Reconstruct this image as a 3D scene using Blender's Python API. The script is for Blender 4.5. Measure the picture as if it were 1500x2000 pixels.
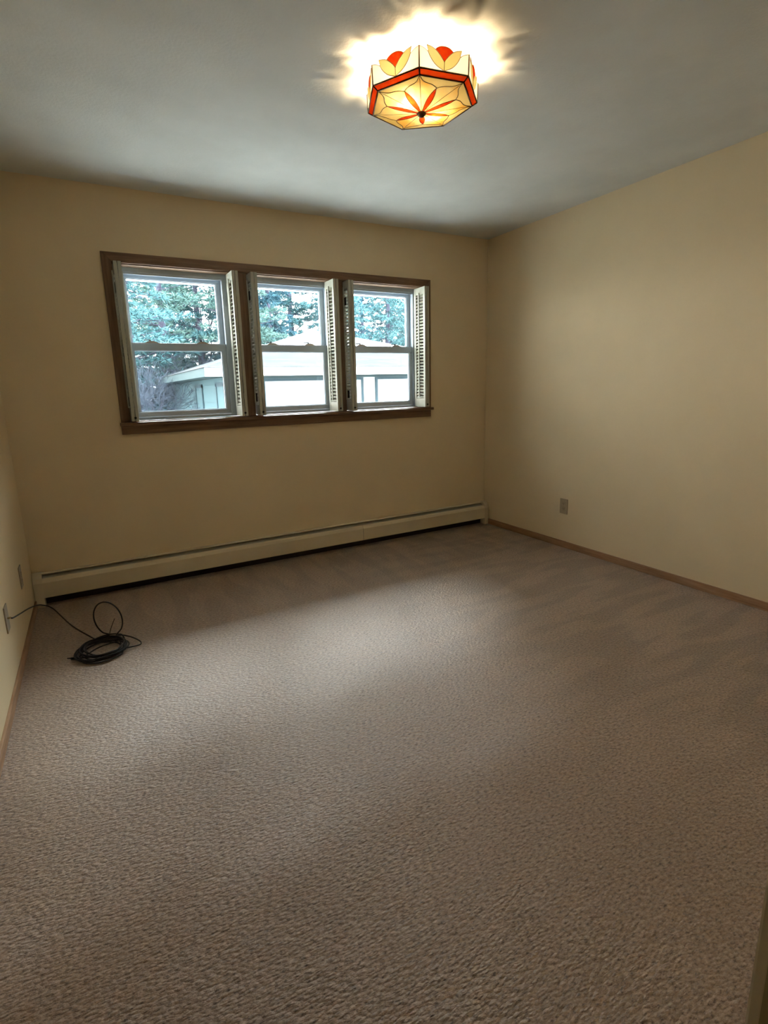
import bpy, bmesh, math, random
from mathutils import Vector, Matrix
random.seed(7)
for o in list(bpy.data.objects): bpy.data.objects.remove(o)
S = bpy.context.scene; COL = S.collection
H, W = 2.44, 3.538            # ceiling height, room width; back wall y=0, right wall x=0
YF = -3.45                    # front wall (behind the camera) face

# ------------------------------------------------------------------ camera
F_PX, CX, CY = 1009.74, 729.1, 968.75
cd = bpy.data.cameras.new('camera'); cam = bpy.data.objects.new('camera', cd); COL.objects.link(cam)
cd.sensor_fit = 'HORIZONTAL'; cd.sensor_width = 36.0; cd.lens = F_PX/1500*36.0
cd.shift_x = (750-CX)/1500; cd.shift_y = -(1000-CY)/1500
cd.clip_start = 0.02; cd.clip_end = 300
rotm = (Matrix.Rotation(math.radians(-28.4032), 4, 'Z') @ Matrix.Rotation(math.radians(78.2368), 4, 'X')
        @ Matrix.Rotation(math.radians(-1.5918), 4, 'Z'))
cam.matrix_world = Matrix.Translation((-3.12325, -3.62253, 1.24806)) @ rotm
S.camera = cam

# ------------------------------------------------------------------ sky, sun, exposure
SKY = 19.0
wd = bpy.data.worlds.new('overcast_sky'); S.world = wd; wd.use_nodes = True
nt = wd.node_tree; nt.nodes.clear()
wo = nt.nodes.new('ShaderNodeOutputWorld'); bg = nt.nodes.new('ShaderNodeBackground')
tc = nt.nodes.new('ShaderNodeTexCoord'); sp = nt.nodes.new('ShaderNodeSeparateXYZ'); cr = nt.nodes.new('ShaderNodeValToRGB')
nt.links.new(tc.outputs['Generated'], sp.inputs[0]); nt.links.new(sp.outputs['Z'], cr.inputs[0])
cr.color_ramp.elements[0].position = 0.0; cr.color_ramp.elements[0].color = (0.97, 0.94, 0.92, 1)
cr.color_ramp.elements[1].position = 1.0; cr.color_ramp.elements[1].color = (0.93, 0.93, 0.95, 1)
nt.links.new(cr.outputs[0], bg.inputs[0]); bg.inputs[1].default_value = SKY
nt.links.new(bg.outputs[0], wo.inputs[0])
sl = bpy.data.lights.new('hazy_sun', 'SUN'); sl.energy = 40.0; sl.angle = math.radians(30); sl.color = (0.86, 0.94, 1.0)
so = bpy.data.objects.new('hazy_sun', sl); COL.objects.link(so)
so.rotation_euler = (math.radians(-45), 0, math.radians(-26))      # sun veiled by cloud, beyond the garage
S.view_settings.view_transform = 'Standard'; S.view_settings.look = 'None'
S.view_settings.exposure = 0.58; S.view_settings.gamma = 1.0
S.view_settings.use_curve_mapping = False
BULB = 580.0

# ------------------------------------------------------------------ helpers
def tag(o, label=None, cat=None, group=None, kind=None):
    if label: o['label'] = label
    if cat: o['category'] = cat
    if group: o['group'] = group
    if kind: o['kind'] = kind
    return o
def empty(name, loc=(0, 0, 0), label=None, cat=None, group=None, kind=None):
    o = bpy.data.objects.new(name, None); COL.objects.link(o); o.location = loc
    o.empty_display_size = 0.05
    return tag(o, label, cat, group, kind)
class MB:
    """collects shapes in one bmesh; world coordinates minus an origin"""
    def __init__(s, org=(0, 0, 0)): s.bm = bmesh.new(); s.o = Vector(org)
    def box(s, x0, x1, y0, y1, z0, z1, mi=0, bev=0.0):
        t = bmesh.new()
        vs = [t.verts.new((x, y, z)) for x in (x0, x1) for y in (y0, y1) for z in (z0, z1)]
        for f in ((0,1,3,2),(4,6,7,5),(0,4,5,1),(2,3,7,6),(0,2,6,4),(1,5,7,3)): t.faces.new([vs[i] for i in f])
        if bev > 0: bmesh.ops.bevel(t, geom=t.edges[:], offset=bev, segments=2, affect='EDGES', profile=0.6)
        s.merge(t, mi); return s
    def merge(s, t, mi=0, mat=None):
        if mat is not None: bmesh.ops.transform(t, matrix=mat, verts=t.verts[:])
        vm = {v: s.bm.verts.new(v.co - s.o) for v in t.verts}
        for f in t.faces:
            try: n = s.bm.faces.new([vm[v] for v in f.verts])
            except ValueError: continue
            n.material_index = mi if f.material_index == 0 else f.material_index; n.smooth = f.smooth
        t.free()
    def poly(s, pts, mi=0):
        f = s.bm.faces.new([s.bm.verts.new(Vector(p) - s.o) for p in pts]); f.material_index = mi; return s
    def prism(s, prof, a0, a1, axis='X', mi=0):
        """profile of (u,v) pairs extruded along an axis: X -> (y,z), Y -> (x,z), Z -> (x,y)"""
        def P(u, v, a):
            return {'X': (a, u, v), 'Y': (u, a, v), 'Z': (u, v, a)}[axis]
        t = bmesh.new()
        A = [t.verts.new(P(u, v, a0)) for u, v in prof]; B = [t.verts.new(P(u, v, a1)) for u, v in prof]
        n = len(prof)
        for i in range(n): t.faces.new((A[i], A[(i+1) % n], B[(i+1) % n], B[i]))
        t.faces.new(A[::-1]); t.faces.new(B)
        bmesh.ops.recalc_face_normals(t, faces=t.faces[:])
        s.merge(t, mi); return s
    def tube(s, pts, r, n=8, mi=0, r2=None, smooth=True, cap=True):
        pts = [Vector(p) for p in pts]; m = len(pts); t = bmesh.new(); rings = []
        prev = None
        for i, p in enumerate(pts):
            d = (pts[min(i+1, m-1)] - pts[max(i-1, 0)])
            if d.length < 1e-9: d = Vector((0, 0, 1))
            d.normalize()
            if prev is None:
                u = d.orthogonal().normalized()
            else:
                u = prev - d*prev.dot(d)
                u = u.normalized() if u.length > 1e-6 else d.orthogonal().normalized()
            prev = u; w = d.cross(u)
            rr = r if r2 is None else r + (r2-r)*i/max(m-1, 1)
            rings.append([t.verts.new(p + (u*math.cos(2*math.pi*k/n) + w*math.sin(2*math.pi*k/n))*rr) for k in range(n)])
        for a, b in zip(rings, rings[1:]):
            for k in range(n):
                f = t.faces.new((a[k], a[(k+1) % n], b[(k+1) % n], b[k])); f.smooth = smooth
        if cap: t.faces.new(rings[0][::-1]); t.faces.new(rings[-1])
        s.merge(t, mi); return s
    def lathe(s, prof, c, n=24, mi=0):
        t = bmesh.new(); rings = []
        for r, z in prof: rings.append([t.verts.new((c[0]+r*math.cos(2*math.pi*k/n), c[1]+r*math.sin(2*math.pi*k/n), c[2]+z)) for k in range(n)])
        for a, b in zip(rings, rings[1:]):
            for k in range(n):
                f = t.faces.new((a[k], a[(k+1) % n], b[(k+1) % n], b[k])); f.smooth = True
        t.faces.new(rings[0][::-1]); t.faces.new(rings[-1])
        bmesh.ops.recalc_face_normals(t, faces=t.faces[:])
        s.merge(t, mi); return s
    def build(s, name, mats, parent=None):
        me = bpy.data.meshes.new(name); s.bm.to_mesh(me); s.bm.free()
        for m in (mats if isinstance(mats, (list, tuple)) else [mats]): me.materials.append(m)
        o = bpy.data.objects.new(name, me); COL.objects.link(o)
        if parent is not None: o.parent = parent
        else: o.location = s.o
        return o

# ------------------------------------------------------------------ materials
def lin(r, g, b):
    f = lambda c: (c/255/12.92) if c/255 <= 0.04045 else ((c/255+0.055)/1.055)**2.4
    return (f(r), f(g), f(b), 1)
def mat(name, col=(0.5, 0.5, 0.5, 1), rough=0.6, metal=0.0, spec=0.3):
    m = bpy.data.materials.new(name); m.use_nodes = True
    b = m.node_tree.nodes['Principled BSDF']
    b.inputs['Base Color'].default_value = col if len(col) == 4 else (*col, 1)
    b.inputs['Roughness'].default_value = rough; b.inputs['Metallic'].default_value = metal
    b.inputs['Specular IOR Level'].default_value = spec
    m['b'] = 1
    return m
def nodes(m): return m.node_tree.nodes, m.node_tree.links, m.node_tree.nodes['Principled BSDF']
def noise_col(m, c1, c2, scale, detail=3, stretch=None, p0=0.35, p1=0.65, rough=0.55):
    N, L, b = nodes(m); t = N.new('ShaderNodeTexCoord'); n = N.new('ShaderNodeTexNoise'); r = N.new('ShaderNodeValToRGB')
    n.inputs['Scale'].default_value = scale; n.inputs['Detail'].default_value = detail; n.inputs['Roughness'].default_value = rough
    v = t.outputs['Object']
    if stretch:
        mp = N.new('ShaderNodeMapping'); mp.inputs['Scale'].default_value = stretch; L.new(v, mp.inputs[0]); v = mp.outputs[0]
    L.new(v, n.inputs['Vector']); L.new(n.outputs[0], r.inputs[0])
    r.color_ramp.elements[0].position = p0; r.color_ramp.elements[0].color = (*c1[:3], 1)
    r.color_ramp.elements[1].position = p1; r.color_ramp.elements[1].color = (*c2[:3], 1)
    L.new(r.outputs[0], b.inputs['Base Color']); return r.outputs[0], v
def bump(m, scale, strength, dist=0.002, detail=2, vec=None):
    N, L, b = nodes(m); t = N.new('ShaderNodeTexCoord'); n = N.new('ShaderNodeTexNoise'); bu = N.new('ShaderNodeBump')
    n.inputs['Scale'].default_value = scale; n.inputs['Detail'].default_value = detail
    L.new(vec or t.outputs['Object'], n.inputs['Vector']); L.new(n.outputs[0], bu.inputs['Height'])
    bu.inputs['Strength'].default_value = strength; bu.inputs['Distance'].default_value = dist
    L.new(bu.outputs[0], b.inputs['Normal']); return m

M = {}
M['wall'] = mat('cream_wall_paint', rough=0.7); noise_col(M['wall'], (0.75, 0.61, 0.39), (0.78, 0.635, 0.41), 2.5); bump(M['wall'], 160, 0.25, 0.001)
M['ceiling'] = mat('textured_ceiling_paint', rough=0.9, spec=0.1); noise_col(M['ceiling'], (0.66, 0.67, 0.64), (0.73, 0.74, 0.71), 3.0, 5); bump(M['ceiling'], 90, 0.5, 0.002, 5)
M['wood'] = mat('stained_wood_trim', rough=0.42)
_, v = noise_col(M['wood'], (0.125, 0.070, 0.040), (0.225, 0.135, 0.080), 14, 6, (0.35, 3.0, 6.0), 0.3, 0.7); bump(M['wood'], 30, 0.15, 0.001, 4, v)
M['wood_v'] = mat('stained_wood_upright', rough=0.42)
_, v = noise_col(M['wood_v'], (0.125, 0.070, 0.040), (0.225, 0.135, 0.080), 14, 6, (6.0, 3.0, 0.35), 0.3, 0.7); bump(M['wood_v'], 30, 0.15, 0.001, 4, v)
M['base'] = mat('honey_wood_baseboard', rough=0.5)
_, v = noise_col(M['base'], (0.30, 0.165, 0.085), (0.42, 0.25, 0.14), 10, 5, (4.0, 0.5, 6.0))
M['vinyl'] = mat('white_vinyl', (0.40, 0.46, 0.52, 1), 0.35, spec=0.4)
M['shutter'] = mat('cream_shutter_paint', (0.45, 0.44, 0.36, 1), 0.5, spec=0.3); bump(M['shutter'], 60, 0.1, 0.0006, 3)
M['black'] = mat('black_plastic', (0.012, 0.011, 0.011, 1), 0.45, spec=0.4)
M['blackmetal'] = mat('dark_hinge_metal', (0.02, 0.018, 0.02, 1), 0.4, 0.6)
M['brass'] = mat('dull_brass_pin', (0.45, 0.33, 0.14, 1), 0.35, 1.0)
M['heater'] = mat('beige_enamel', rough=0.45); noise_col(M['heater'], (0.66, 0.56, 0.385), (0.70, 0.60, 0.42), 4, 4)
M['damper'] = mat('grey_steel_damper', (0.42, 0.38, 0.30, 1), 0.5, 0.3)
M['dark'] = mat('dark_fins_and_gap_shade', (0.03, 0.022, 0.018, 1), 0.7)
M['plate'] = mat('tan_plastic_plate', (0.42, 0.32, 0.20, 1), 0.4)
M['platel'] = mat('grey_beige_plate', (0.38, 0.32, 0.24, 1), 0.4)
M['slot'] = mat('dark_slot', (0.03, 0.02, 0.015, 1), 0.6)
M['jamb'] = mat('painted_door_trim', rough=0.5); noise_col(M['jamb'], (0.42, 0.35, 0.19), (0.50, 0.42, 0.25), 8, 4, (6, 6, .4))
M['casing'] = mat('room_lit_door_casing', (0.78, 0.66, 0.48, 1), 0.5)  # paler than the jamb: light from the room is put into its colour
M['latch'] = mat('beige_latch', (0.45, 0.37, 0.30, 1), 0.4)

# carpet
m = M['carpet'] = mat('brown_speckled_carpet', rough=0.45, spec=0.8)
N, L, b = nodes(m)
t = N.new('ShaderNodeTexCoord')
def tex(kind, scale, **k):
    n = N.new(kind); n.inputs['Scale'].default_value = scale
    for a, v_ in k.items(): n.inputs[a].default_value = v_
    L.new(t.outputs['Object'], n.inputs['Vector']); return n
n1 = tex('ShaderNodeTexNoise', 120, Detail=3.0, Roughness=0.7)
r1 = N.new('ShaderNodeValToRGB'); r1.color_ramp.elements[0].position = 0.33; r1.color_ramp.elements[1].position = 0.64
r1.color_ramp.elements[0].color = (0.085, 0.046, 0.026, 1); r1.color_ramp.elements[1].color = (0.44, 0.305, 0.205, 1)
e = r1.color_ramp.elements.new(0.44); e.color = (0.255, 0.163, 0.103, 1)
L.new(n1.outputs[0], r1.inputs[0])
# pile brushed this way and that: broad soft patches and wedge-shaped vacuum strokes by the walls
n2 = tex('ShaderNodeTexNoise', 1.6, Detail=2.0)
def stroke(rot, sc, scale):
    mp = N.new('ShaderNodeMapping'); mp.inputs['Rotation'].default_value = (0, 0, math.radians(rot)); mp.inputs['Scale'].default_value = sc
    L.new(t.outputs['Object'], mp.inputs[0])
    n_ = N.new('ShaderNodeTexNoise'); n_.inputs['Scale'].default_value = scale; n_.inputs['Detail'].default_value = 1.0; n_.inputs['Distortion'].default_value = 0.3; L.new(mp.outputs[0], n_.inputs['Vector'])
    r_ = N.new('ShaderNodeMapRange'); r_.inputs['From Min'].default_value = 0.46; r_.inputs['From Max'].default_value = 0.54; L.new(n_.outputs[0], r_.inputs['Value']); return r_.outputs[0]
def near(axis, lo, hi):
    x_ = N.new('ShaderNodeSeparateXYZ'); L.new(t.outputs['Object'], x_.inputs[0]); r_ = N.new('ShaderNodeMapRange')
    r_.inputs['From Min'].default_value = lo; r_.inputs['From Max'].default_value = hi; L.new(x_.outputs[axis], r_.inputs['Value']); return r_.outputs[0]
def mth(op, a_, b_):
    n_ = N.new('ShaderNodeMath'); n_.operation = op
    for i_, q_ in enumerate((a_, b_)):
        if isinstance(q_, (int, float)): n_.inputs[i_].default_value = q_
        else: L.new(q_, n_.inputs[i_])
    return n_.outputs[0]
sR = mth('MULTIPLY', mth('MULTIPLY', stroke(8, (0.9, 4.2, 1), 2.2), near('X', -1.9, -0.9)), 0.24)      # strokes running out from the right wall
sB = mth('MULTIPLY', mth('MULTIPLY', stroke(-12, (3.6, 0.8, 1), 2.4), near('Y', -1.1, -0.5)), 0.22)   # strokes running out from under the heater
dk = mth('SUBTRACT', 1.04, mth('ADD', sR, sB))
r3 = N.new('ShaderNodeCombineColor')
for i_ in range(3): L.new(dk, r3.inputs[i_])
mx = N.new('ShaderNodeMix'); mx.data_type = 'RGBA'; mx.blend_type = 'MULTIPLY'; mx.inputs[0].default_value = 1.0
L.new(r1.outputs[0], mx.inputs[6]); L.new(r3.outputs[0], mx.inputs[7])
r2 = N.new('ShaderNodeValToRGB'); r2.color_ramp.elements[0].position = 0.35; r2.color_ramp.elements[1].position = 0.65
r2.color_ramp.elements[0].color = (0.93, 0.92, 0.91, 1); r2.color_ramp.elements[1].color = (1.04, 1.04, 1.05, 1)
L.new(n2.outputs[0], r2.inputs[0])
mx2 = N.new('ShaderNodeMix'); mx2.data_type = 'RGBA'; mx2.blend_type = 'MULTIPLY'; mx2.inputs[0].default_value = 1.0
L.new(mx.outputs[2], mx2.inputs[6]); L.new(r2.outputs[0], mx2.inputs[7])
L.new(mx2.outputs[2], b.inputs['Base Color'])
vo = tex('ShaderNodeTexVoronoi', 120); nb = tex('ShaderNodeTexNoise', 75, Detail=4.0, Roughness=0.65)
mpt = N.new('ShaderNodeMapping'); mpt.inputs['Scale'].default_value = (0.62, 1.25, 1); mpt.inputs['Rotation'].default_value = (0, 0, math.radians(12)); L.new(t.outputs['Object'], mpt.inputs[0])
for q_ in (vo, nb, n1): L.new(mpt.outputs[0], q_.inputs['Vector'])
ad = N.new('ShaderNodeMath'); ad.operation = 'MULTIPLY_ADD'; ad.inputs[1].default_value = -0.6
L.new(vo.outputs['Distance'], ad.inputs[0]); L.new(nb.outputs[0], ad.inputs[2])
bu = N.new('ShaderNodeBump'); bu.inputs['Strength'].default_value = 0.75; bu.inputs['Distance'].default_value = 0.007
L.new(ad.outputs[0], bu.inputs['Height']); L.new(bu.outputs[0], b.inputs['Normal'])
b.inputs['Sheen Weight'].default_value = 0.25; b.inputs['Sheen Roughness'].default_value = 0.6

def glass_mat(name, tint, gloss=0.06):
    m = bpy.data.materials.new(name); m.use_nodes = True; N, L = m.node_tree.nodes, m.node_tree.links; N.clear()
    o = N.new('ShaderNodeOutputMaterial'); mx = N.new('ShaderNodeMixShader'); tr = N.new('ShaderNodeBsdfTransparent'); gl = N.new('ShaderNodeBsdfGlossy')
    tr.inputs[0].default_value = (*tint, 1); gl.inputs['Roughness'].default_value = 0.02; mx.inputs[0].default_value = gloss
    L.new(tr.outputs[0], mx.inputs[1]); L.new(gl.outputs[0], mx.inputs[2]); L.new(mx.outputs[0], o.inputs[0]); return m
M['glass'] = glass_mat('window_glass', (0.95, 0.985, 0.985), 0.05)
def screen_mat():
    m = bpy.data.materials.new('insect_screen_mesh'); m.use_nodes = True; N, L = m.node_tree.nodes, m.node_tree.links; N.clear()
    o = N.new('ShaderNodeOutputMaterial'); mx = N.new('ShaderNodeMixShader'); tr = N.new('ShaderNodeBsdfTransparent'); d = N.new('ShaderNodeBsdfDiffuse')
    d.inputs[0].default_value = (0.03, 0.04, 0.05, 1); mx.inputs[0].default_value = 0.40
    L.new(tr.outputs[0], mx.inputs[1]); L.new(d.outputs[0], mx.inputs[2]); L.new(mx.outputs[0], o.inputs[0]); return m
M['screen'] = screen_mat()
def art_glass(name, c1, c2, trans, clear, scale=9):
    """stained glass: mottled colour, part diffusing, part clear"""
    m = bpy.data.materials.new(name); m.use_nodes = True; N, L = m.node_tree.nodes, m.node_tree.links; N.clear()
    o = N.new('ShaderNodeOutputMaterial'); t = N.new('ShaderNodeTexCoord'); n = N.new('ShaderNodeTexNoise'); r = N.new('ShaderNodeValToRGB')
    n.inputs['Scale'].default_value = scale; n.inputs['Detail'].default_value = 3; L.new(t.outputs['Object'], n.inputs['Vector']); L.new(n.outputs[0], r.inputs[0])
    r.color_ramp.elements[0].position = 0.38; r.color_ramp.elements[1].position = 0.62
    r.color_ramp.elements[0].color = (*[c*trans for c in c1], 1); r.color_ramp.elements[1].color = (*[c*trans for c in c2], 1)
    tl = N.new('ShaderNodeBsdfTranslucent'); df = N.new('ShaderNodeBsdfDiffuse'); tp = N.new('ShaderNodeBsdfTransparent')
    L.new(r.outputs[0], tl.inputs[0]); L.new(r.outputs[0], tp.inputs[0]); df.inputs[0].default_value = (*[c*0.3 for c in c1], 1)
    a = N.new('ShaderNodeMixShader'); a.inputs[0].default_value = 0.3; L.new(tl.outputs[0], a.inputs[1]); L.new(df.outputs[0], a.inputs[2])
    mx = N.new('ShaderNodeMixShader'); mx.inputs[0].default_value = clear; L.new(a.outputs[0], mx.inputs[1]); L.new(tp.outputs[0], mx.inputs[2])
    L.new(mx.outputs[0], o.inputs[0]); return m
M['opal'] = art_glass('opal_white_glass', (1, .97, .90), (1, .96, .86), 0.10, 0.02)
M['yellow'] = art_glass('yellow_leaf_glass', (1, .86, .36), (1, .90, .45), 0.052, 0.02)
M['amber'] = art_glass('amber_streaked_glass', (1, .60, .12), (1, .88, .45), 0.058, 0.02, 11)
M['cream'] = art_glass('cream_background_glass', (1, .80, .30), (1, .88, .48), 0.058, 0.02, 8)
M['red'] = art_glass('orange_red_glass', (0.85, .045, .006), (1, .10, .01), 0.042, 0.04, 60)
M['came'] = mat('bronze_came', (0.10, 0.055, 0.02, 1), 0.45, 0.5)

# ------------------------------------------------------------------ room shell
T = 0.15
def struct(o): o['kind'] = 'structure'; return o
YH = -4.75            # end of the hallway the photographer stands in
struct(MB().box(-W-T, T, YF, T, -0.12, 0).build('floor', M['carpet']))
struct(MB().box(-W-T, T, YH-T, T, H, H+0.15).build('ceiling', M['ceiling']))
OX0, OX1, OZ0, OZ1 = -2.892, -0.664, 1.08, 2.022      # window opening
bw = MB(); bw.box(-W-T, OX0, 0, T, 0, H).box(OX1, T, 0, T, 0, H).box(OX0, OX1, 0, T, 0, OZ0).box(OX0, OX1, 0, T, OZ1, H)
struct(bw.build('wall_back', M['wall']))
struct(MB().box(-W-T, -W, YF-0.12, 0, 0, H).build('wall_left', M['wall']))
struct(MB().box(0, T, YF-0.12, 0, 0, H).build('wall_right', M['wall']))
DX0, DX1, DH = -3.42, -2.597, 2.04                      # doorway in the front wall
fw = MB(); fw.box(-W, DX0, YF-0.12, YF, 0, H).box(DX1, 0, YF-0.12, YF, 0, H).box(DX0, DX1, YF-0.12, YF, DH, H)
struct(fw.build('wall_front', M['wall']))
struct(MB().box(-W-T, T, YH, YF, -0.12, 0).build('floor', M['carpet']))
struct(MB().box(-W-T-.1, -W-T, YH, YF-.12, 0, H).box(-2.3, -2.2, YH, YF-0.12, 0, H).box(-W-T, -2.3, YH-0.1, YH, 0, H).build('wall_hall', M['wall']))
struct(MB().box(-0.011, 0, YF, -0.072, 0, 0.049, bev=0.003).build('baseboard_right', M['base']))
struct(MB().box(-W, -W+0.011, YF, -0.072, 0, 0.049, bev=0.003).build('baseboard_left', M['base']))
struct(MB().box(DX1+0.07, -0.011, YF, YF+0.011, 0, 0.049, bev=0.003).build('baseboard_front', M['base']))
# door trim: jamb, stop and casing of the doorway (the right one shows at the photo's lower right edge)
dj = empty('door_1', (0, 0, 0), kind='structure')
MB().box(DX1-0.012, DX1, YF-0.12, YF, 0, DH).box(DX0, DX0+0.012, YF-0.12, YF, 0, DH).box(DX0, DX1, YF-0.12, YF, DH-0.012, DH).build('door_jamb', M['jamb'], dj)
MB().box(DX1-0.022, DX1-0.012, YF-0.075, YF-0.04, 0, DH-0.012, bev=0.002).box(DX0+.012, DX0+.022, YF-0.075, YF-0.04, 0, DH-.012, bev=0.002).build('door_stop', M['jamb'], dj)
MB().box(DX1-0.006, DX1+0.055, YF+.0002, YF+0.014, 0, DH+0.055, bev=0.003).box(DX0-0.055, DX0+0.006, YF, YF+0.014, 0, DH+.055, bev=0.003).box(DX0-0.055, DX1+0.055, YF+.0005, YF+0.0145, DH-0.006, DH+0.055, bev=0.003).build('door_casing', M['casing'], dj)

# ------------------------------------------------------------------ window trim
tr = empty('trim_1', (0, 0, 0), kind='structure')
def casing_side(x_out, x_in):
    lo, hi = sorted((x_out, x_in))
    z0, zt_out, zt_in = OZ0, 2.078, OZ1
    zlo, zhi = (zt_out, zt_in) if x_out < x_in else (zt_in, zt_out)
    t = bmesh.new(); pts = [(lo, z0), (hi, z0), (hi, zhi), (lo, zlo)]
    A = [t.verts.new((x, 0, z)) for x, z in pts]; B = [t.verts.new((x, -0.019, z)) for x, z in pts]
    for i in range(4): t.faces.new((A[i], A[(i+1) % 4], B[(i+1) % 4], B[i]))
    t.faces.new(A); t.faces.new(B); bmesh.ops.recalc_face_normals(t, faces=t.faces[:])
    bmesh.ops.bevel(t, geom=[e for e in t.edges if e.verts[0].co.y < -0.01 and e.verts[1].co.y < -0.01], offset=0.004, segments=2, affect='EDGES')
    return t
c1 = MB(); c1.merge(casing_side(-2.944, OX0)); c1.merge(casing_side(-0.602, OX1)); c1.build('side_casing', M['wood_v'], tr)
t = bmesh.new(); pts = [(-2.944, 2.078), (-0.602, 2.078), (OX1, OZ1), (OX0, OZ1)]
A = [t.verts.new((x, 0, z)) for x, z in pts]; B = [t.verts.new((x, -0.019, z)) for x, z in pts]
for i in range(4): t.faces.new((A[i], A[(i+1) % 4], B[(i+1) % 4], B[i]))
t.faces.new(A); t.faces.new(B); bmesh.ops.recalc_face_normals(t, faces=t.faces[:])
bmesh.ops.bevel(t, geom=[e for e in t.edges if e.verts[0].co.y < -0.01 and e.verts[1].co.y < -0.01], offset=0.004, segments=2, affect='EDGES')
hc = MB(); hc.merge(t); hc.build('head_casing', M['wood'], tr)
jm = MB(); jm.box(OX0, OX1, 0.0, 0.068, OZ1-0.006, OZ1+0.0); jm.box(OX0, OX0+0.005, 0.0, 0.068, OZ0, OZ1-.006); jm.box(OX1-0.005, OX1, 0, 0.068, OZ0, OZ1-.006)
jm.build('jamb_lining', M['wood'], tr)
st = MB(); st.box(-2.952, -0.590, -0.042, 0.0, 1.060, 1.080, bev=0.004); st.box(OX0+.0005, OX1-.0005, -0.006, 0.07, 1.0605, 1.0845)
st.build('window_stool', M['wood'], tr)
MB().box(-2.946, -0.604, -0.018, 0, 1.005, 1.060, bev=0.003).build('window_apron', M['wood'], tr)
for a, b_ in ((-2.153, -2.086), (-1.444, -1.378)):
    MB().box(a, b_, -0.015, 0.068, 1.0845, OZ1-0.006, bev=0.003).build('mullion_post', M['wood_v'], tr)

# ------------------------------------------------------------------ windows
WIN = [(-2.887, -2.155, -2.815, -2.265), (-2.084, -1.446, -2.002, -1.510), (-1.376, -0.669, -1.297, -0.750)]
GZ = [(1.137, 1.525), (1.573, 1.962)]
for k, (x0, x1, g0, g1) in enumerate(WIN):
    w = empty('window_%d' % (k+1), (0, 0, 0), kind='structure')
    f = MB()
    f.box(x0, x1, 0.070, 0.148, OZ0+0.005, 1.103, bev=0.002); f.box(x0, x1, 0.070, 0.148, 1.990, OZ1-0.001, bev=0.002)
    f.box(x0, g0-0.032, 0.070, 0.148, 1.103, 1.990, bev=0.002); f.box(g1+0.032, x1, 0.070, 0.148, 1.103, 1.990, bev=0.002)
    f.box(g0-0.032, g1+0.032, 0.074, 0.082, 1.978, 1.990)
    f.build('window_frame', M['vinyl'], w)
    for s_, (z0, z1) in enumerate(GZ):
        ya, yb = (0.080, 0.108) if s_ == 0 else (0.112, 0.140)
        sb = MB(); lo = 1.104 if s_ == 0 else 1.534; hi = 1.572 if s_ == 0 else 1.989
        sb.box(g0-0.031, g1+0.031, ya, yb, lo, z0, bev=0.003); sb.box(g0-0.031, g1+0.031, ya, yb, z1, hi, bev=0.003)
        sb.box(g0-0.031, g0, ya, yb, z0-.001, z1+.001, bev=0.003); sb.box(g1, g1+0.031, ya, yb, z0-.001, z1+.001, bev=0.003)
        # glazing bead steps
        for q in ((g0-.003, g0+0.004, z0, z1), (g1-0.004, g1+.003, z0, z1)): sb.box(q[0], q[1], ya+0.006, yb-0.006, q[2], q[3])
        for q in ((z0-.003, z0+0.004), (z1-0.004, z1+.003)): sb.box(g0, g1, ya+0.006, yb-0.006, q[0], q[1])
        so_ = sb.build('sash', M['vinyl'], w)
        MB().box(g0-.002, g1+.002, (ya+yb)/2-0.002, (ya+yb)/2+0.002, z0-.002, z1+.002).build('glass_pane', M['glass'], so_)
        if s_ == 0:
            for fr in (0.20, 0.78):
                cx = g0 + (g1-g0)*fr
                la = MB(); la.prism([(cx-0.042, 1.5715), (cx+0.042, 1.5715), (cx+0.026, 1.580), (cx+0.012, 1.584), (cx-0.012, 1.584), (cx-0.026, 1.580)], 0.082, 0.104, 'Y')
                la.build('sash_lock', M['latch'], so_)
                lv = MB(); lv.box(cx-0.045, cx-0.004, 0.088, 0.096, 1.587, 1.592, bev=0.001); lv.tube([(cx-0.008, 0.092, 1.583), (cx-0.008, 0.092, 1.593)], 0.006)
                lv.build('lock_lever', M['blackmetal'], so_)
    sc = MB(); sc.box(g0-.02, g1+.02, 0.143, 0.1435, 1.11, 1.56)
    sc.build('insect_screen', M['screen'], w)

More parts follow.
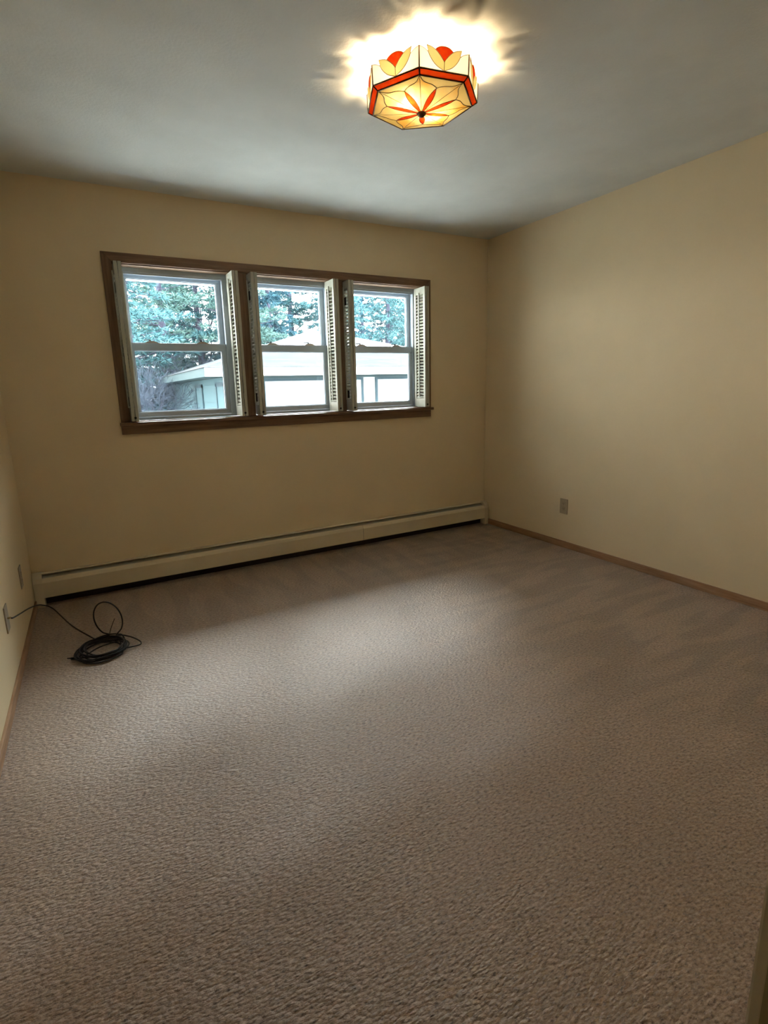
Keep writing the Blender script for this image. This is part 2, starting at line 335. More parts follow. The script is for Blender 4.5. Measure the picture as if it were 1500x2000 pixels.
# ------------------------------------------------------------------ bifold louvred shutters
SZ0, SZ1, SY0, SY1 = 1.089, 2.014, -0.095, 0.058
TH = 0.0185
def make_leaf(parent, xa, rod_face):
    """one shutter leaf standing square to the wall; thickness along x from xa to xa+TH"""
    lf = MB((xa, SY0, SZ0))
    sw = 0.024
    lf.box(xa, xa+TH, SY0, SY0+sw, SZ0, SZ1, bev=0.0015); lf.box(xa, xa+TH, SY1-sw, SY1, SZ0, SZ1, bev=0.0015)
    lf.box(xa+0.001, xa+TH-0.001, SY0+sw, SY1-sw, SZ0, SZ0+0.068); lf.box(xa+0.001, xa+TH-0.001, SY0+sw, SY1-sw, SZ1-0.052, SZ1)
    o = lf.build('shutter_leaf', M['shutter'], parent); o.location = Vector((xa, SY0, SZ0)) - parent.location
    lv = MB((xa, SY0, SZ0)); z = SZ0+0.068+0.012; za = SZ1-0.052-0.008
    cxm = xa+TH/2; tilt = math.radians(42 if rod_face < 0 else -42)
    while z < za:
        t = bmesh.new(); hw, ht = 0.0115, 0.0020
        vs = [t.verts.new((cxm + math.cos(tilt)*u - math.sin(tilt)*v_*0.9, y, z + math.sin(tilt)*u + math.cos(tilt)*v_)) for y in (SY0+sw-.001, SY1-sw+.001)
              for u, v_ in ((-hw, 0), (-hw*.5, ht), (hw*.5, ht), (hw, 0), (hw*.5, -ht), (-hw*.5, -ht))]
        for i in range(6): t.faces.new((vs[i], vs[(i+1) % 6], vs[6+(i+1) % 6], vs[6+i]))
        t.faces.new(vs[:6][::-1]); t.faces.new(vs[6:]); bmesh.ops.recalc_face_normals(t, faces=t.faces[:])
        lv.merge(t); z += 0.0245
    l = lv.build('louvers', M['shutter'], o)
    yr = (SY0+SY1)/2; xr = xa-0.006 if rod_face < 0 else xa+TH+0.006
    rd = MB((xa, SY0, SZ0)); rd.box(xr-0.004, xr+0.004, yr-0.005, yr+0.005, SZ0+0.080, SZ1-0.040, bev=0.0015)
    r = rd.build('tilt_rod', M['shutter'], o)
    return o
def copy_tree(o, parent=None):
    c = o.copy(); COL.objects.link(c)
    if parent is not None: c.parent = parent
    for ch in list(o.children): copy_tree(ch, c)
    return c
LAB = ['louvred shutter folded at the left end of the window row, seen mostly edge on',
       'cream louvred shutter folded right of the left window, bright louvers facing the glass',
       'shadowed louvred shutter left of the middle window, facing the post beside the left window',
       'cream louvred shutter right of the middle window, one narrow column of louvers in view',
       'shadowed louvred shutter left of the right window, mostly edge on behind the second post',
       'widest showing cream louvred shutter at the right end of the window row']
XP = [-2.886, -2.2035, -2.079, -1.4905, -1.3715, -0.7125]
PW = 0.041
p0 = empty('window_shutter', (XP[0], -0.0, SZ0))
make_leaf(p0, XP[0], -1); make_leaf(p0, XP[0]+PW-TH, 1)
ct = MB((XP[0], 0, SZ0)); cxm = XP[0]+PW/2
ct.tube([(cxm, SY0-0.0045, SZ0+0.020), (cxm, SY0+0.003, SZ0+0.020)], 0.0072, 14); ct.build('magnet_catch', M['black'], p0)
for zc in (SZ0+0.13, SZ1-0.14):
    h = MB((XP[0], 0, SZ0)); h.tube([(cxm, SY0-0.001, zc-0.022), (cxm, SY0-0.001, zc+0.022)], 0.0022, 8)
    h.box(XP[0]+TH-.0005, XP[0]+PW-TH+.0005, SY0+.001, SY0+0.02, zc-0.02, zc+0.02); h.build('leaf_hinge', M['shutter'], p0)
for zc in (SZ0+0.12, SZ1-0.14):
    h = MB((XP[0], 0, SZ0)); h.box(XP[0]-0.0025, XP[0]-0.0002, -0.052, -0.018, zc-0.028, zc+0.028); h.tube([(XP[0]-0.004, -0.018, zc-0.030), (XP[0]-0.004, -0.018, zc+0.030)], 0.004, 8)
    h.build('wall_hinge', M['blackmetal'], p0)
for i, x in enumerate(XP):
    s_ = p0 if i == 0 else copy_tree(p0)
    s_.location = (x, 0, SZ0)
    if i % 2:                                    # right-hand pairs hinge on their right side
        for ch in s_.children:
            if ch.name.startswith('wall_hinge'): ch.location.x += PW + 0.0027
    tag(s_, LAB[i], 'shutter', 'folded louvred shutters at the windows')

# ------------------------------------------------------------------ baseboard heater
bh = empty('baseboard_heater', (-W/2, -0.03, 0), 'long beige metal baseboard heater along the wall under the windows', 'heater')
O = (-W/2, -0.03, 0)
x0, x1 = -W+0.004, -0.004
MB(O).prism([(0.0, 0.015), (0.0, 0.200), (-0.030, 0.203), (-0.036, 0.199), (-0.036, 0.196), (-0.030, 0.199), (-0.0025, 0.197), (-0.0025, 0.015)], x0+.002, x1-.002, 'X').build('back_panel', M['heater'], bh)
js = -1.30
for a, b_ in ((x0+0.045, js-0.0015), (js+0.0015, x1-0.04)):
    MB(O).prism([(-0.060, 0.168), (-0.050, 0.176), (-0.050, 0.173), (-0.0585, 0.165), (-0.0665, 0.150), (-0.0665, 0.062), (-0.058, 0.056), (-0.058, 0.053), (-0.069, 0.058), (-0.069, 0.151)], a, b_, 'X').build('front_panel', M['heater'], bh)
MB(O).prism([(-0.012, 0.188), (-0.046, 0.166), (-0.046, 0.163), (-0.012, 0.185)], x0+0.05, x1-0.045, 'X').build('damper', M['damper'], bh)
fn = MB(O); fn.box(x0+0.048, x1-0.043, -0.055, -0.004, 0.055, 0.135); fn.box(x0+0.048, x1-0.043, -0.006, -0.003, 0.0, 0.06); fn.tube([(x0+0.03, -0.032, 0.095), (x1-0.03, -0.032, 0.095)], 0.011)  # fins and pipe; the thin lower sheet paints the shadow under the front panel
fn.build('fins_and_gap_shade', M['dark'], bh)
cap = [(-0.0005, 0.0), (-0.0005, 0.2045), (-0.037, 0.2045), (-0.0605, 0.178), (-0.0705, 0.152), (-0.0705, 0.0)]
for a, b_, pz in ((x0, x0+0.048, 0), (x1-0.043, x1, 0)):
    e_ = MB(O); e_.prism(cap, a, b_, 'X'); e_.build('end_cap', M['heater'], bh)

# ------------------------------------------------------------------ outlets
def outlet(name, org, side, label, cat, kind, pm):
    """side=+1: on the right wall (faces -x); side=-1: on the left wall (faces +x)"""
    x = org[0]; s_ = -side
    p = empty(name, org, label, cat)
    pl = MB(org); a, b_ = sorted((x, x+s_*0.005)); pl.box(a, b_, org[1]-0.036, org[1]+0.036, org[2]-0.058, org[2]+0.058, bev=0.002)
    pl.build('cover_plate', pm, p)
    if kind == 'duplex':
        for dz in (0.020, -0.020):
            q = MB(org); a, b_ = sorted((x+s_*0.004, x+s_*0.0068)); q.box(a, b_, org[1]-0.0165, org[1]+0.0165, org[2]+dz-0.014, org[2]+dz+0.014, bev=0.001)
            f = q.build('socket', pm, p)
            sl_ = MB(org); a, b_ = sorted((x+s_*0.006, x+s_*0.0072))
            for dy in (-0.006, 0.006): sl_.box(a, b_, org[1]+dy-0.0012, org[1]+dy+0.0012, org[2]+dz-0.002, org[2]+dz+0.007)
            sl_.box(a, b_, org[1]-0.002, org[1]+0.002, org[2]+dz-0.010, org[2]+dz-0.006); sl_.build('slots', M['slot'], f)
        sc = MB(org); sc.tube([(x+s_*0.004, org[1], org[2]), (x+s_*0.0062, org[1], org[2])], 0.003); sc.build('screw', M['brass'], p)
    else:
        sc = MB(org); sc.tube([(x+s_*0.004, org[1], org[2]), (x+s_*0.018, org[1], org[2])], 0.0048, 6); sc.build('coax_jack', M['brass'], p)
    return p
outlet('power_outlet', (0, -0.920, 0.322), 1, 'tan duplex power outlet low on the right wall', 'outlet', 'duplex', M['plate'])
outlet('power_outlet', (-W, -0.450, 0.325), -1, 'beige duplex outlet on the left wall nearest the heater end', 'outlet', 'duplex', M['platel'])
outlet('cable_wall_plate', (-W, -1.025, 0.318), -1, 'grey beige wall plate on left wall that the black cable plugs into', 'wall plate', 'coax', M['platel'])

# ------------------------------------------------------------------ coax cable
def catmull(P, n=8):
    P = [Vector(p) for p in P]; out = []
    for i in range(len(P)-1):
        a, b_, c, d = P[max(i-1, 0)], P[i], P[i+1], P[min(i+2, len(P)-1)]
        for k in range(n):
            u = k/n; out.append(0.5*((2*b_) + (c-a)*u + (2*a-5*b_+4*c-d)*u*u + (3*b_-a-3*c+d)*u**3))
    out.append(P[-1]); return out
cr_ = 0.0034
pts = [(-W+0.018, -1.025, 0.316), (-3.517, -0.99, 0.303), (-3.514, -0.803, 0.25), (-3.512, -0.555, 0.18), (-3.510, -0.33, 0.11), (-3.498, -0.24, 0.08), (-3.484, -0.175, 0.05), (-3.465, -0.150, 0.03), (-3.437, -0.178, 0.014), (-3.400, -0.28, 0.0045), (-3.358, -0.416, 0.0045), (-3.319, -0.522, 0.0045), (-3.267, -0.640, 0.0045), (-3.225, -0.735, 0.006)]
ccx, ccy = -3.198, -0.880
rnd = random.Random(3); ang = math.radians(110); turns = 10; n = 26
k_end = turns*n
for i in range(1, k_end):
    a = ang - 2*math.pi*i/n
    rr = 0.098 + 0.014*math.sin(i*0.37) + 0.009*math.sin(i*0.113+1)
    zz = 0.006 + 0.0055*(i/n % 4.2) + 0.002*math.sin(i*0.6)
    ex = 1.0
    pts.append((ccx + rr*1.02*math.cos(a) - 0.012*math.sin(i/n*1.3), ccy + rr*1.08*math.sin(a) + 0.010*math.cos(i/n*1.1), zz))
# flat loop to the right of the coil
pts += [(-3.13, -0.785, 0.026), (-3.075, -0.805, 0.016), (-3.030, -0.870, 0.008), (-3.028, -0.915, 0.007), (-3.075, -0.935, 0.014), (-3.125, -0.955, 0.026)]
# round the coil again to the back, then the tall standing loop
for dg in (-60, -95, -130, -165, -200, -235): pts.append((ccx+0.1*math.cos(math.radians(dg)), ccy+0.105*math.sin(math.radians(dg)), 0.032))
lx, ly = -3.150, -0.790
for i in range(0, 13):
    a = math.radians(-105 - i*(325/12))
    pts.append((-3.157 + 0.062*math.cos(a) - 0.012*math.sin(a), ly - 0.010*math.cos(a), 0.128 + 0.094*math.sin(a)))
pts += [(-3.125, -0.80, 0.030), (-3.10, -0.88, 0.030), (-3.13, -0.955, 0.030), (-3.20, -0.985, 0.028), (-3.285, -0.945, 0.02), (-3.318, -0.905, 0.008)]
co = MB((-3.2, -0.88, 0)); co.tube(catmull(pts, 5), cr_, 8)
# cut stub end that pokes up beside the tall loop, and the straight strand across the coil
co.tube(catmull([(-3.275, -0.93, 0.02), (-3.21, -0.87, 0.022), (-3.12, -0.865, 0.03)], 6), cr_, 8)
cable = co.build('coaxial_cable', M['black'])
tag(cable, 'thin black cable running from the left wall plate to a loose coil on the carpet', 'cable')
cn = MB((0, 0, 0)); cn.o = Vector((-3.2, -0.88, 0))
cn.tube([(-3.312, -0.908, 0.008), (-3.335, -0.892, 0.007)], 0.006, 6); cn.tube([(-3.335, -0.892, 0.007), (-3.352, -0.880, 0.006)], 0.0025, 6)
cn.build('connector', M['blackmetal'], cable)
sb_ = MB(); sb_.o = Vector((-3.2, -0.88, 0)); sb_.tube(catmull([(-3.165, -0.800, 0.034), (-3.150, -0.790, 0.075), (-3.128, -0.780, 0.118)], 5), 0.0016, 6)
sb_.build('cable_tie', M['black'], cable)

# ------------------------------------------------------------------ stained glass ceiling lamp (seven sided)
LC = Vector((-1.8374, -1.7275, 0)); PH = 4.0863
RB, ZB, RA, ZA, RT, ZT, ZTIP = 0.2004, 2.3221, 0.2209, 2.3345, 0.2235, 2.400, 2.292
LO = (LC.x, LC.y, H)
lamp = empty('ceiling_lamp', LO, 'seven sided stained glass ceiling lamp with red tulips, lit', 'lamp')
def lp(r, a, z): return Vector((LC.x + r*math.cos(a), LC.y + r*math.sin(a), z))
MB(LO).lathe([(0.0001, -0.0), (0.085, -0.0), (0.085, -0.006), (0.075, -0.012), (0.0001, -0.012)], LO).build('ceiling_plate', M['brass'], lamp)
sg = 2*math.pi/7
CM = 0.0016
def curve(P, n=6): return catmull(P, n)
for i in range(7):
    a0, a1 = PH - i*sg, PH - (i+1)*sg
    A0, A1 = lp(RA, a0, ZA), lp(RA, a1, ZA); T0, T1 = lp(RT, a0, ZT), lp(RT, a1, ZT); B0, B1 = lp(RB, a0, ZB), lp(RB, a1, ZB)
    def Q(s_, t_, off=0.0):
        b_ = A0.lerp(A1, s_); c = T0.lerp(T1, s_); p = b_ + (c-b_)*t_
        nrm = Vector((p.x-LC.x, p.y-LC.y, 0)).normalized(); return p + nrm*off
    # side panel: opal background with a dip, two yellow leaves, red tulip
    vL = [(0.18, .79), (.21, .62), (.27, .40), (.36, .20), (.5, .03)]
    bgL = [(0, 0), (.5, 0)] + [(.5, .03), (.36, .20), (.27, .40), (.21, .62), (.18, .79), (.12, .90), (.06, .965), (0, 1.0)]
    sp_ = MB(LO)
    sp_.poly([Q(*p) for p in bgL]); sp_.poly([Q(1-p[0], p[1]) for p in bgL][::-1])
    side = sp_.build('side_panel', M['opal'], lamp)
    for mir in (0, 1):
        g = (lambda s_: 1-s_) if mir else (lambda s_: s_)
        leaf = [(.5, .03), (.36, .20), (.27, .40), (.21, .62), (.18, .79), (.165, .95), (.15, 1.10), (.24, 1.05), (.32, .955), (.42, .72), (.48, .54), (.5, .447)]
        q_ = MB(LO); q_.poly([Q(g(s_), t_) for s_, t_ in leaf]); q_.build('leaf_pane', M['yellow'], side)
    tul = [(.5, .447), (.42, .70), (.32, .955), (.36, 1.05), (.42, 1.125), (.5, 1.155), (.58, 1.125), (.64, 1.05), (.68, .955), (.58, .70)]
    q_ = MB(LO); q_.poly([Q(s_, t_) for s_, t_ in tul]); q_.build('tulip_pane', M['red'], side)
    cm = MB(LO)
    cm.tube([Q(0, 0), Q(0, 1)], 0.0026, 6)
    for mir in (0, 1):
        g = (lambda s_: 1-s_) if mir else (lambda s_: s_)
        cm.tube(curve([Q(g(s_), t_) for s_, t_ in [(.5, .03), (.36, .20), (.27, .40), (.21, .62), (.18, .79), (.165, .95), (.15, 1.10)]], 3), CM*0.7, 5)
        cm.tube(curve([Q(g(s_), t_) for s_, t_ in [(.15, 1.10), (.24, 1.05), (.32, .955), (.42, .72), (.5, .447)]], 3), CM*0.7, 5)
        cm.tube(curve([Q(g(s_), t_) for s_, t_ in [(.18, .79), (.12, .90), (.06, .965), (0, 1.0)]], 3), CM*0.7, 5)
    cm.tube([Q(.5, 0), Q(.5, .447)], CM*0.7, 5)
    cm.tube(curve([Q(s_, t_) for s_, t_ in [(.32, .955), (.36, 1.05), (.42, 1.125), (.5, 1.155), (.58, 1.125), (.64, 1.05), (.68, .955)]], 3), CM*0.7, 5)
    cm.tube([A0, A1], 0.0028, 6); cm.tube([B0, B1], 0.0028, 6); cm.tube([A0, B0], 0.0028, 6)
    cm.build('leading', M['came'], lamp)
    # red band
    MB(LO).poly([A0, A1, B1, B0]).build('rim_band', M['red'], lamp)
    # bottom panel
    tip = lp(0, 0, ZTIP); am = (a0+a1)/2; rm = RB*math.cos(sg/2)
    def Rz(p, r_): return p
    mid = (B0+B1)/2
    Pp = tip + (mid-tip)*0.745                  # petal tip
    def W2(u, v_):                              # u towards the edge midpoint, v along the edge (-1..1 at corners)
        return tip + (mid-tip)*u + (B1-mid)*v_*1.0
    c_in0 = [B0.lerp(Pp, k_/10) + (tip-mid)*(0.030*math.sin(2*math.pi*k_/10) + 0.035*math.sin(math.pi*k_/10)) for k_ in range(11)]
    c_in1 = [B1.lerp(Pp, k_/10) + (tip-mid)*(0.030*math.sin(2*math.pi*k_/10) + 0.035*math.sin(math.pi*k_/10)) for k_ in range(11)]
    bp = MB(LO)
    bp.poly([B0] + [B1] + c_in1[1:] + c_in0[1:-1][::-1], 0)
    pet0 = curve([tip, W2(.32, -.115), W2(.56, -.10), Pp], 4); pet1 = curve([tip, W2(.32, .115), W2(.56, .10), Pp], 4)
    bp.poly([tip] + pet0[1:] + c_in0[1:-1][::-1] + [B0], 1); bp.poly([tip] + [B1] + c_in1[1:-1] + pet1[1:][::-1], 1)
    bt = bp.build('bottom_panel', [M['cream'], M['amber']], lamp)
    q_ = MB(LO); q_.poly(pet0 + pet1[1:-1][::-1]); q_.build('petal_pane', M['red'], bt)
    cm = MB(LO)
    cm.tube(c_in0, CM*.8, 5); cm.tube(c_in1, CM*.8, 5); cm.tube(pet0, CM*.8, 5); cm.tube(pet1, CM*.8, 5); cm.tube([tip, B0], CM*.55, 5)
    cm.build('leading', M['came'], bt)
MB(LO).lathe([(0.0001, 0.004), (0.014, 0.004), (0.019, -0.002), (0.013, -0.007), (0.008, -0.012), (0.0001, -0.014)], (LC.x, LC.y, ZTIP), 14).build('finial', M['came'], lamp)
MB(LO).tube([(LC.x, LC.y, H-0.01), (LC.x, LC.y, ZTIP)], 0.004, 8).build('center_rod', M['brass'], lamp)
mb_ = bpy.data.materials.new('glowing_bulb'); mb_.use_nodes = True; NN = mb_.node_tree.nodes; NN.clear()
eo = NN.new('ShaderNodeOutputMaterial'); em = NN.new('ShaderNodeEmission'); em.inputs[0].default_value = (1.0, 0.74, 0.43, 1); em.inputs[1].default_value = BULB
mb_.node_tree.links.new(em.outputs[0], eo.inputs[0])
for sx in (-1, 1):
    bx_, by_ = LC.x + sx*0.075, LC.y + sx*0.02
    hs = MB(LO); hs.tube([(LC.x + sx*0.015, LC.y+sx*.004, 2.345), (LC.x + sx*0.045, LC.y + sx*0.012, 2.345)], 0.016, 12); hs.build('socket', M['brass'], lamp)
    t = bmesh.new(); bmesh.ops.create_icosphere(t, subdivisions=2, radius=0.024)
    for f in t.faces: f.smooth = True
    bl = MB(LO); bl.merge(t, 0, Matrix.Translation((bx_, by_, 2.335)) @ Matrix.Diagonal((1.25, 1, 1, 1))); bl.build('bulb', mb_, lamp)

# ------------------------------------------------------------------ outside: ground, this house's eave, garage
GZ0 = -0.70
M['ground'] = mat('pale_gravel_ground', rough=0.95); noise_col(M['ground'], (0.28, 0.29, 0.28), (0.36, 0.37, 0.36), 3, 6)
M['siding_out'] = mat('white_house_siding', (0.75, 0.78, 0.78, 1), 0.6)
M['soffit'] = mat('white_soffit', (0.78, 0.82, 0.82, 1), 0.5)
M['shingle'] = mat('grey_shingles', rough=0.9)
N, L, b = nodes(M['shingle']); t = N.new('ShaderNodeTexCoord'); br = N.new('ShaderNodeTexBrick')
mp = N.new('ShaderNodeMapping'); L.new(t.outputs['Object'], mp.inputs[0]); L.new(mp.outputs[0], br.inputs['Vector'])
br.inputs['Scale'].default_value = 1.0; br.inputs['Brick Width'].default_value = 0.45; br.inputs['Row Height'].default_value = 0.16; br.inputs['Mortar Size'].default_value = 0.012
br.inputs['Color1'].default_value = (0.020, 0.027, 0.033, 1); br.inputs['Color2'].default_value = (0.046, 0.054, 0.060, 1); br.inputs['Mortar'].default_value = (0.008, 0.012, 0.016, 1)
L.new(br.outputs[0], b.inputs['Base Color'])
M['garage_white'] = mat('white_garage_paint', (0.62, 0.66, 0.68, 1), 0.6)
M['garage_side'] = mat('shade_tinted_siding', (0.088, 0.165, 0.185, 1), 0.6)  # white siding on its shaded side, shade put into a bluer, darker colour
M['garage_soffit'] = mat('shade_tinted_eave_board', (0.055, 0.095, 0.102, 1), 0.6)  # soffit and side fascia, with their shade put into the colour
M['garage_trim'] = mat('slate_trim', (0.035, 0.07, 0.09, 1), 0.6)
struct(MB().box(-60, 70, 0.16, 90, GZ0-0.2, GZ0).box(-60, 70, -25, 0.16, GZ0-.2, GZ0).build('ground', M['ground']))
struct(MB().box(-W-T, T, T, T+0.02, GZ0, OZ0-.0).box(-W-T, OX0, T, T+.02, OZ0, H+.2).box(OX1, T, T, T+.02, OZ0, H+.2).box(OX0, OX1, T, T+.02, OZ1+.005, H+.2).build('wall_outside', M['siding_out']))
ev = empty('house_eave', (-1.8, 0.42, 2.06), 'white eave of this house seen through the window tops, dark clips on its edge', 'eave')
EO = (-1.8, 0.42, 2.06)
MB(EO).box(-5.5, 2.5, T+0.02, 0.70, 2.062, 2.080).build('soffit', M['soffit'], ev)
MB(EO).box(-5.5, 2.5, 0.68, 0.70, 2.056, 2.20).build('fascia', M['soffit'], ev)
MB(EO).prism([(-4.2, 2.75), (-4.2, 2.80), (-1.75, 3.45), (0.78, 2.20), (0.78, 2.15), (-1.75, 3.38)], -5.5, 2.5, 'X').build('roof', M['shingle'], ev)
x = -3.0
while x < 0.2:
    MB(EO).prism([(x-0.022, 2.057), (x+0.022, 2.057), (x+0.008, 2.070), (x-0.008, 2.070)], 0.662, 0.69, 'Y').build('gutter_clip', M['garage_trim'], ev); x += 0.183

GX0, GX1, GY0, GY1 = -0.63, 8.7, 9.0, 18.7      # eave outline
g = empty('garage', (4.0, 13.6, GZ0), 'white detached garage with grey hip roof seen across the yard', 'garage')
GO = (4.0, 13.6, GZ0)
wx0, wx1, wy0, wy1 = 0.0, GX1-0.6, 9.6, GY1-0.6
EZ = 1.625
MB(GO).box(wx0+.02, wx1, wy0, wy0+0.12, GZ0, EZ).build('front_wall', M['garage_white'], g)
sw_ = MB(GO); z = GZ0
while z < EZ-0.01:                               # lap siding, board by board in one wall
    zz = min(z+0.24, EZ); sw_.prism([(wx0-0.022, z), (wx0+0.02, z), (wx0+0.02, zz), (wx0-0.002, zz)], wy0, wy1, 'Y'); z += 0.24
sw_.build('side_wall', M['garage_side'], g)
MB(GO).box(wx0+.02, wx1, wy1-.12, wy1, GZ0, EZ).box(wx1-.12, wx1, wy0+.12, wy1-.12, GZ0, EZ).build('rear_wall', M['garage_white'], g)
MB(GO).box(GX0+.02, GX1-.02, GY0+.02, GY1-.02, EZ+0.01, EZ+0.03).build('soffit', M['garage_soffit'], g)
MB(GO).box(GX0, GX1, GY0, GY0+0.02, 1.620, 1.822).build('front_fascia', M['garage_white'], g)
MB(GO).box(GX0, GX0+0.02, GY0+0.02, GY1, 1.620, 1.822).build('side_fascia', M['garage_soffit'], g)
ap = Vector((4.03, 13.6, 3.27)); c = [Vector((GX0-.03, GY0-.03, 1.825)), Vector((GX1+.03, GY0-.03, 1.825)), Vector((GX1+.03, GY1+.03, 1.825)), Vector((GX0-.03, GY1+.03, 1.825))]
rf = MB(GO)
for i in range(4): rf.poly([c[i], c[(i+1) % 4], ap])
rf.build('hip_roof', M['shingle'], g)
def door(x0_, x1_):
    d = MB(GO); n = 4; hh = 1.495-GZ0
    d.box(x0_, x1_, wy0-0.03, wy0+0.01, GZ0, 1.495-.0)
    for k in range(1, n): d.box(x0_, x1_, wy0-0.034, wy0-.03, GZ0+hh*k/n-0.01, GZ0+hh*k/n+0.01)
    o = d.build('garage_door', M['garage_white'], g)
    e_ = MB(GO); e_.box(x0_-0.07, x0_, wy0-0.05, wy0, GZ0, 1.495); e_.box(x1_, x1_+0.07, wy0-0.05, wy0, GZ0, 1.495); e_.box(x0_-0.07, x1_+0.07, wy0-0.05, wy0, 1.495, 1.56)
    e_.build('door_frame', M['garage_trim'], o)
door(0.95, 3.72); door(4.25, 7.0)
def side_win(y0_, y1_, label):
    e_ = MB(GO); e_.box(wx0-0.05, wx0-.02, y0_, y0_+0.10, 0.2, 1.48).box(wx0-0.05, wx0-.02, y1_-0.10, y1_, 0.2, 1.48).box(wx0-0.05, wx0-.02, y0_, y1_, 1.40, 1.50).box(wx0-0.05, wx0-.02, y0_, y1_, 0.15, 0.22)
    o = e_.build('side_window', M['garage_trim'], g)
    MB(GO).box(wx0-0.03, wx0-0.02, y0_+.1, y1_-.1, 0.2, 1.42).build('window_pane', M['garage_side'], o)
MB(GO).box(wx0, wx1, wy0-0.012, wy0, 1.565, EZ).build('soffit_shadow_band', M['garage_soffit'], g)  # soffit's shadow on the front wall, built as a darker blue board
side_win(9.75, 10.75, ''); side_win(12.6, 13.7, '')

# ------------------------------------------------------------------ trees beyond
def foliage_mat(name, c1, c2):
    m = mat(name, rough=0.8, spec=0.1); noise_col(m, c1, c2, 1.1, 4)
    return m
M['pine'] = foliage_mat('blue_green_needles', (0.030, 0.085, 0.095), (0.085, 0.19, 0.21))
M['spruce'] = foliage_mat('dark_spruce_needles', (0.018, 0.06, 0.085), (0.06, 0.14, 0.18))
M['olive'] = foliage_mat('yellow_green_needles', (0.045, 0.10, 0.095), (0.12, 0.21, 0.19))
M['bark'] = mat('grey_bark', rough=0.9); noise_col(M['bark'], (0.035, 0.037, 0.06), (0.08, 0.08, 0.12), 5, 4)
M['twig'] = mat('bare_twigs', rough=0.9); noise_col(M['twig'], (0.035, 0.05, 0.075), (0.085, 0.11, 0.15), 2, 3)
def blade(bm, p, d, l, w, rnd):
    d = d.normalized(); u = d.cross(Vector((rnd.uniform(-1, 1), rnd.uniform(-1, 1), rnd.uniform(-1, 1))))
    if u.length < 1e-3: return
    u.normalize(); a = p - u*w*.3; b_ = p + u*w*.3; m1 = p + d*l*.5 + u*w; m0 = p + d*l*.5 - u*w; tpt = p + d*l
    v = [bm.verts.new(q) for q in (a, b_, m1, tpt, m0)]; bm.faces.new(v)
def conifer_mesh(seed, h, base_r, kind):
    rnd = random.Random(seed); fo = bmesh.new(); wd_ = MB()
    wd_.tube([(0, 0, 0), (0.03*h*.3, 0, h*.5), (0, 0, h*.97)], 0.02*h, 7, r2=0.012)
    z = 0.10*h
    while z < h*0.97:
        f = 1-(z/h); r = base_r*(f**(0.75 if kind == 'spruce' else 0.5))*rnd.uniform(.7, 1.15)
        nb_ = rnd.randint(4, 6) if kind == 'spruce' else rnd.randint(3, 5)
        for k in range(nb_):
            a = rnd.uniform(0, 2*math.pi); rr = r*rnd.uniform(.75, 1.1)
            droop = -0.22 if kind == 'spruce' else 0.12
            ex = Vector((math.cos(a), math.sin(a), 0)); p0_ = Vector((0, 0, z)); mid_ = p0_ + ex*rr*.55 + Vector((0, 0, droop*rr*.4)); e2 = p0_ + ex*rr + Vector((0, 0, droop*rr + rnd.uniform(-.1, .15)))
            br_ = catmull([p0_, mid_, e2], 4); wd_.tube(br_, 0.012*rr+0.006, 4, r2=0.004, cap=False)
            steps = max(4, int(rr/0.16))
            for s_ in range(steps):
                u = 0.22 + 0.78*(s_+rnd.random())/steps; q = br_[0].lerp(br_[-1], u) + Vector((0, 0, 0.03*rr*math.sin(u*3.1)))
                side_ = ex.cross(Vector((0, 0, 1)))*rnd.uniform(-1, 1)*0.32*rr*(1.1-u)
                q = q + side_ + Vector((0, 0, rnd.uniform(-.07, .07)))
                for j in range(26 if kind != 'spruce' else 22):
                    d = ex*rnd.uniform(.0, 1) + side_.normalized()*rnd.uniform(-.6, .9) + Vector((rnd.uniform(-.5, .5), rnd.uniform(-.5, .5), rnd.uniform(-.45, .55) - (.25 if kind == 'spruce' else 0)))
                    blade(fo, q, d, rnd.uniform(.12, .34), rnd.uniform(.008, .022), rnd)
        z += h*(0.022 if kind == 'spruce' else 0.024)*rnd.uniform(.8, 1.3)
    return fo, wd_
def bare_mesh(seed, h, levels=5, spread=0.5, r0=None, n0=1):
    rnd = random.Random(seed); wd_ = MB(); tw = MB()
    def grow(p, d, l, r, lv):
        b_ = p + d*l*.5 + Vector((rnd.uniform(-1, 1), rnd.uniform(-1, 1), rnd.uniform(-.3, .3)))*l*.06
        e2 = p + d*l + Vector((rnd.uniform(-1, 1), rnd.uniform(-1, 1), 0))*l*.08
        (wd_ if lv > levels-3 else tw).tube([p, b_, e2], r, 5 if lv > 3 else 3, r2=r*.62, cap=False)
        if lv == 0: return
        for k in range(rnd.choice((2, 3, 3))):
            q = p.lerp(e2, rnd.uniform(.45, 1)) if k else e2
            nd = (d + Vector((rnd.gauss(0, spread), rnd.gauss(0, spread), rnd.gauss(0.05, spread*.6)))).normalized()
            grow(q, nd, l*rnd.uniform(.60, .80), max(r*.58, .006), lv-1)
    for k in range(n0):
        d = Vector((rnd.gauss(0, .03 if n0 == 1 else .35), rnd.gauss(0, .03 if n0 == 1 else .35), 1)).normalized()
        grow(Vector((rnd.uniform(-.3, .3)*(n0 > 1), rnd.uniform(-.3, .3)*(n0 > 1), 0)), d, h*.34, r0 or h*.008, levels)
    return wd_, tw
def mesh_of(bm_or_mb, name, m):
    bm_ = bm_or_mb.bm if isinstance(bm_or_mb, MB) else bm_or_mb
    me = bpy.data.meshes.new(name); bm_.to_mesh(me); bm_.free(); me.materials.append(m); return me
PROT = {}
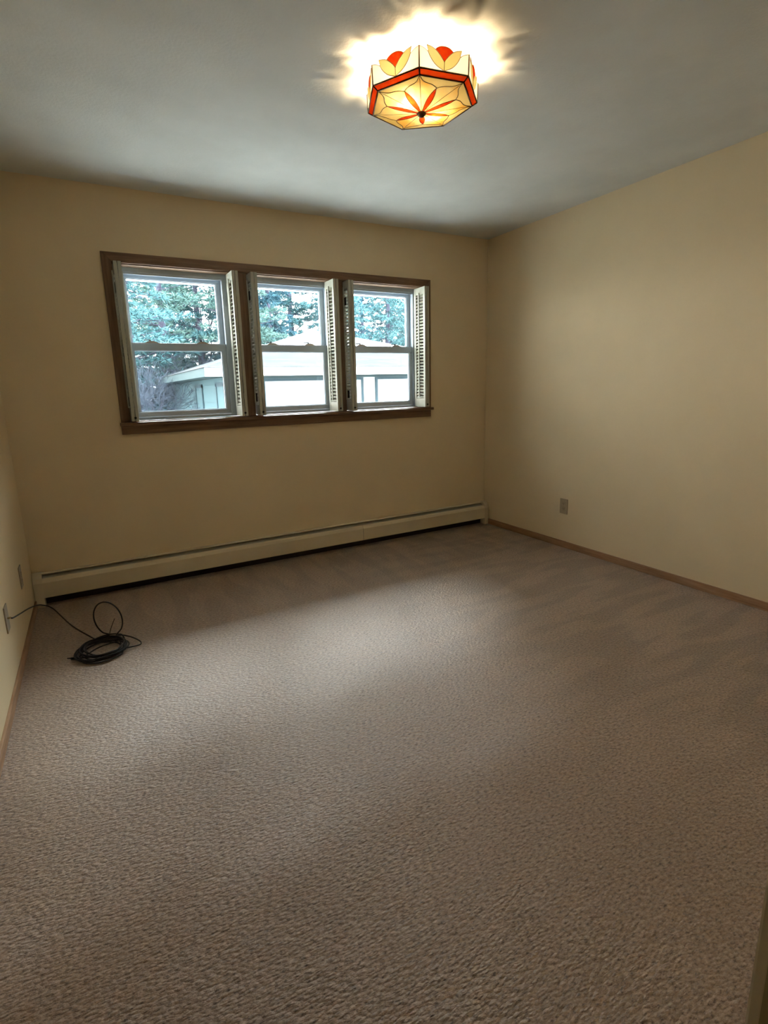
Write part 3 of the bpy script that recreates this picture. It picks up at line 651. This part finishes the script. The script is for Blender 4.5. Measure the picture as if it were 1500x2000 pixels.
for key, (seed, h, br_, kind, fm) in dict(pine_a=(11, 12, 3.0, 'pine', 'pine'), pine_b=(12, 13, 3.3, 'pine', 'olive'), spruce_a=(21, 11.5, 2.7, 'spruce', 'spruce'), spruce_b=(22, 12.5, 3.0, 'spruce', 'pine')).items():
    fo, wd_ = conifer_mesh(seed, h, br_, kind); PROT[key] = (('foliage', mesh_of(fo, 'foliage', M[fm])), ('trunk', mesh_of(wd_, 'trunk', M['bark'])))
for key, (seed, h, lv, sp2, r0, n0) in dict(bare_a=(31, 11, 6, .34, None, 1), bare_b=(32, 9.5, 6, .42, None, 1), brush_a=(33, 3.2, 5, .55, .02, 6), brush_b=(34, 2.6, 5, .6, .02, 6)).items():
    wd_, tw = bare_mesh(seed, h, lv, sp2, r0, n0); PROT[key] = (('trunk' if 'bare' in key else 'stems', mesh_of(wd_, 'trunk', M['bark'])), ('twigs', mesh_of(tw, 'twigs', M['twig'])))
def plant(key, x, y, rz, s_, label, name=None, cat='tree', grp='trees beyond the garage'):
    o = empty(name or {'pine': 'pine_tree', 'spruce': 'spruce_tree', 'bare': 'bare_tree', 'brush': 'bare_shrub'}[key.split('_')[0]], (x, y, GZ0), label, cat, grp)
    o.rotation_euler = (0, 0, rz); o.scale = (s_, s_, s_)
    for nm, me in PROT[key]:
        c_ = bpy.data.objects.new(nm, me); COL.objects.link(c_); c_.parent = o
    return o
plant('pine_a', -1.6, 19.5, 0.3, 1.0, 'blue green pine at the left edge of the left window view')
plant('pine_b', 0.4, 23.0, 1.2, 1.0, 'yellow green pine in the left part of the left window')
plant('pine_a', 2.4, 24.5, 2.2, 1.05, 'green pine in the middle of the left window above the low brush')
plant('pine_a', 1.5, 30.0, 0.9, 1.1, 'hazy blue green pine filling the gap in the middle of the left window')
plant('pine_b', 3.9, 22.5, 4.0, 0.9, 'pale green pine at the right side of the left window')
plant('spruce_a', 5.8, 24.0, 0.5, 1.0, 'dark blue spruce behind the garage left in the middle window')
plant('pine_a', 7.9, 26.0, 3.5, 1.1, 'loose branched pine above the garage roof peak in the middle window')
plant('spruce_b', 9.6, 23.0, 2.5, 0.95, 'spruce at the right side of the middle window')
plant('spruce_a', 11.3, 26.5, 1.5, 1.05, 'dark spruce with sky gaps at the left of the right window')
plant('spruce_b', 13.0, 24.0, 5.5, 1.0, 'tall teal spruce in the middle of the right window')
plant('spruce_b', 15.0, 22.5, 4.0, 0.95, 'teal spruce nearest the right side of the right window')
plant('bare_b', 1.0, 28.0, 2, 1.1, 'bare leafless tree in the middle of the left window')
plant('bare_a', 3.3, 27.0, 4, 1.1, 'bare leafless tree far back at the right of the left window')
plant('bare_b', 6.7, 28.5, 1, 1.15, 'bare leafless tree far back in the middle window')
for i, (x_, y_, k_, s_) in enumerate([(-1.2, 14.2, 'brush_a', 1.0), (-0.9, 17.0, 'brush_b', 1.35), (0.1, 20.2, 'brush_a', 1.25), (-2.0, 18.5, 'brush_b', 1.4), (1.6, 21.5, 'brush_b', 1.5), (3.2, 21.0, 'brush_a', 1.3)]):
    plant(k_, x_, y_, i*1.7, s_, ['tangled bare shrub close to the garage corner, lowest in the left window', 'bare shrub just behind the garage side wall', 'bare twiggy shrub left behind the garage roof corner',
          'bare shrub farthest left in the left window', 'bare shrub above the garage eave in the left window', 'bare shrub behind the garage roof by the left window shutter'][i], cat='shrub', grp='bare brush by the garage')
rnd = random.Random(5)
for i in range(9):                              # far row of the wood
    key = ['spruce_a', 'pine_a', 'spruce_b'][i % 3]
    plant(key, -4 + i*3.2 + rnd.uniform(-.6, .6), 33 + rnd.uniform(-2, 3), rnd.uniform(0, 6), rnd.uniform(.85, 1.1), 'dark evergreen in the far row of the wood behind the garage', grp='far row of evergreens')
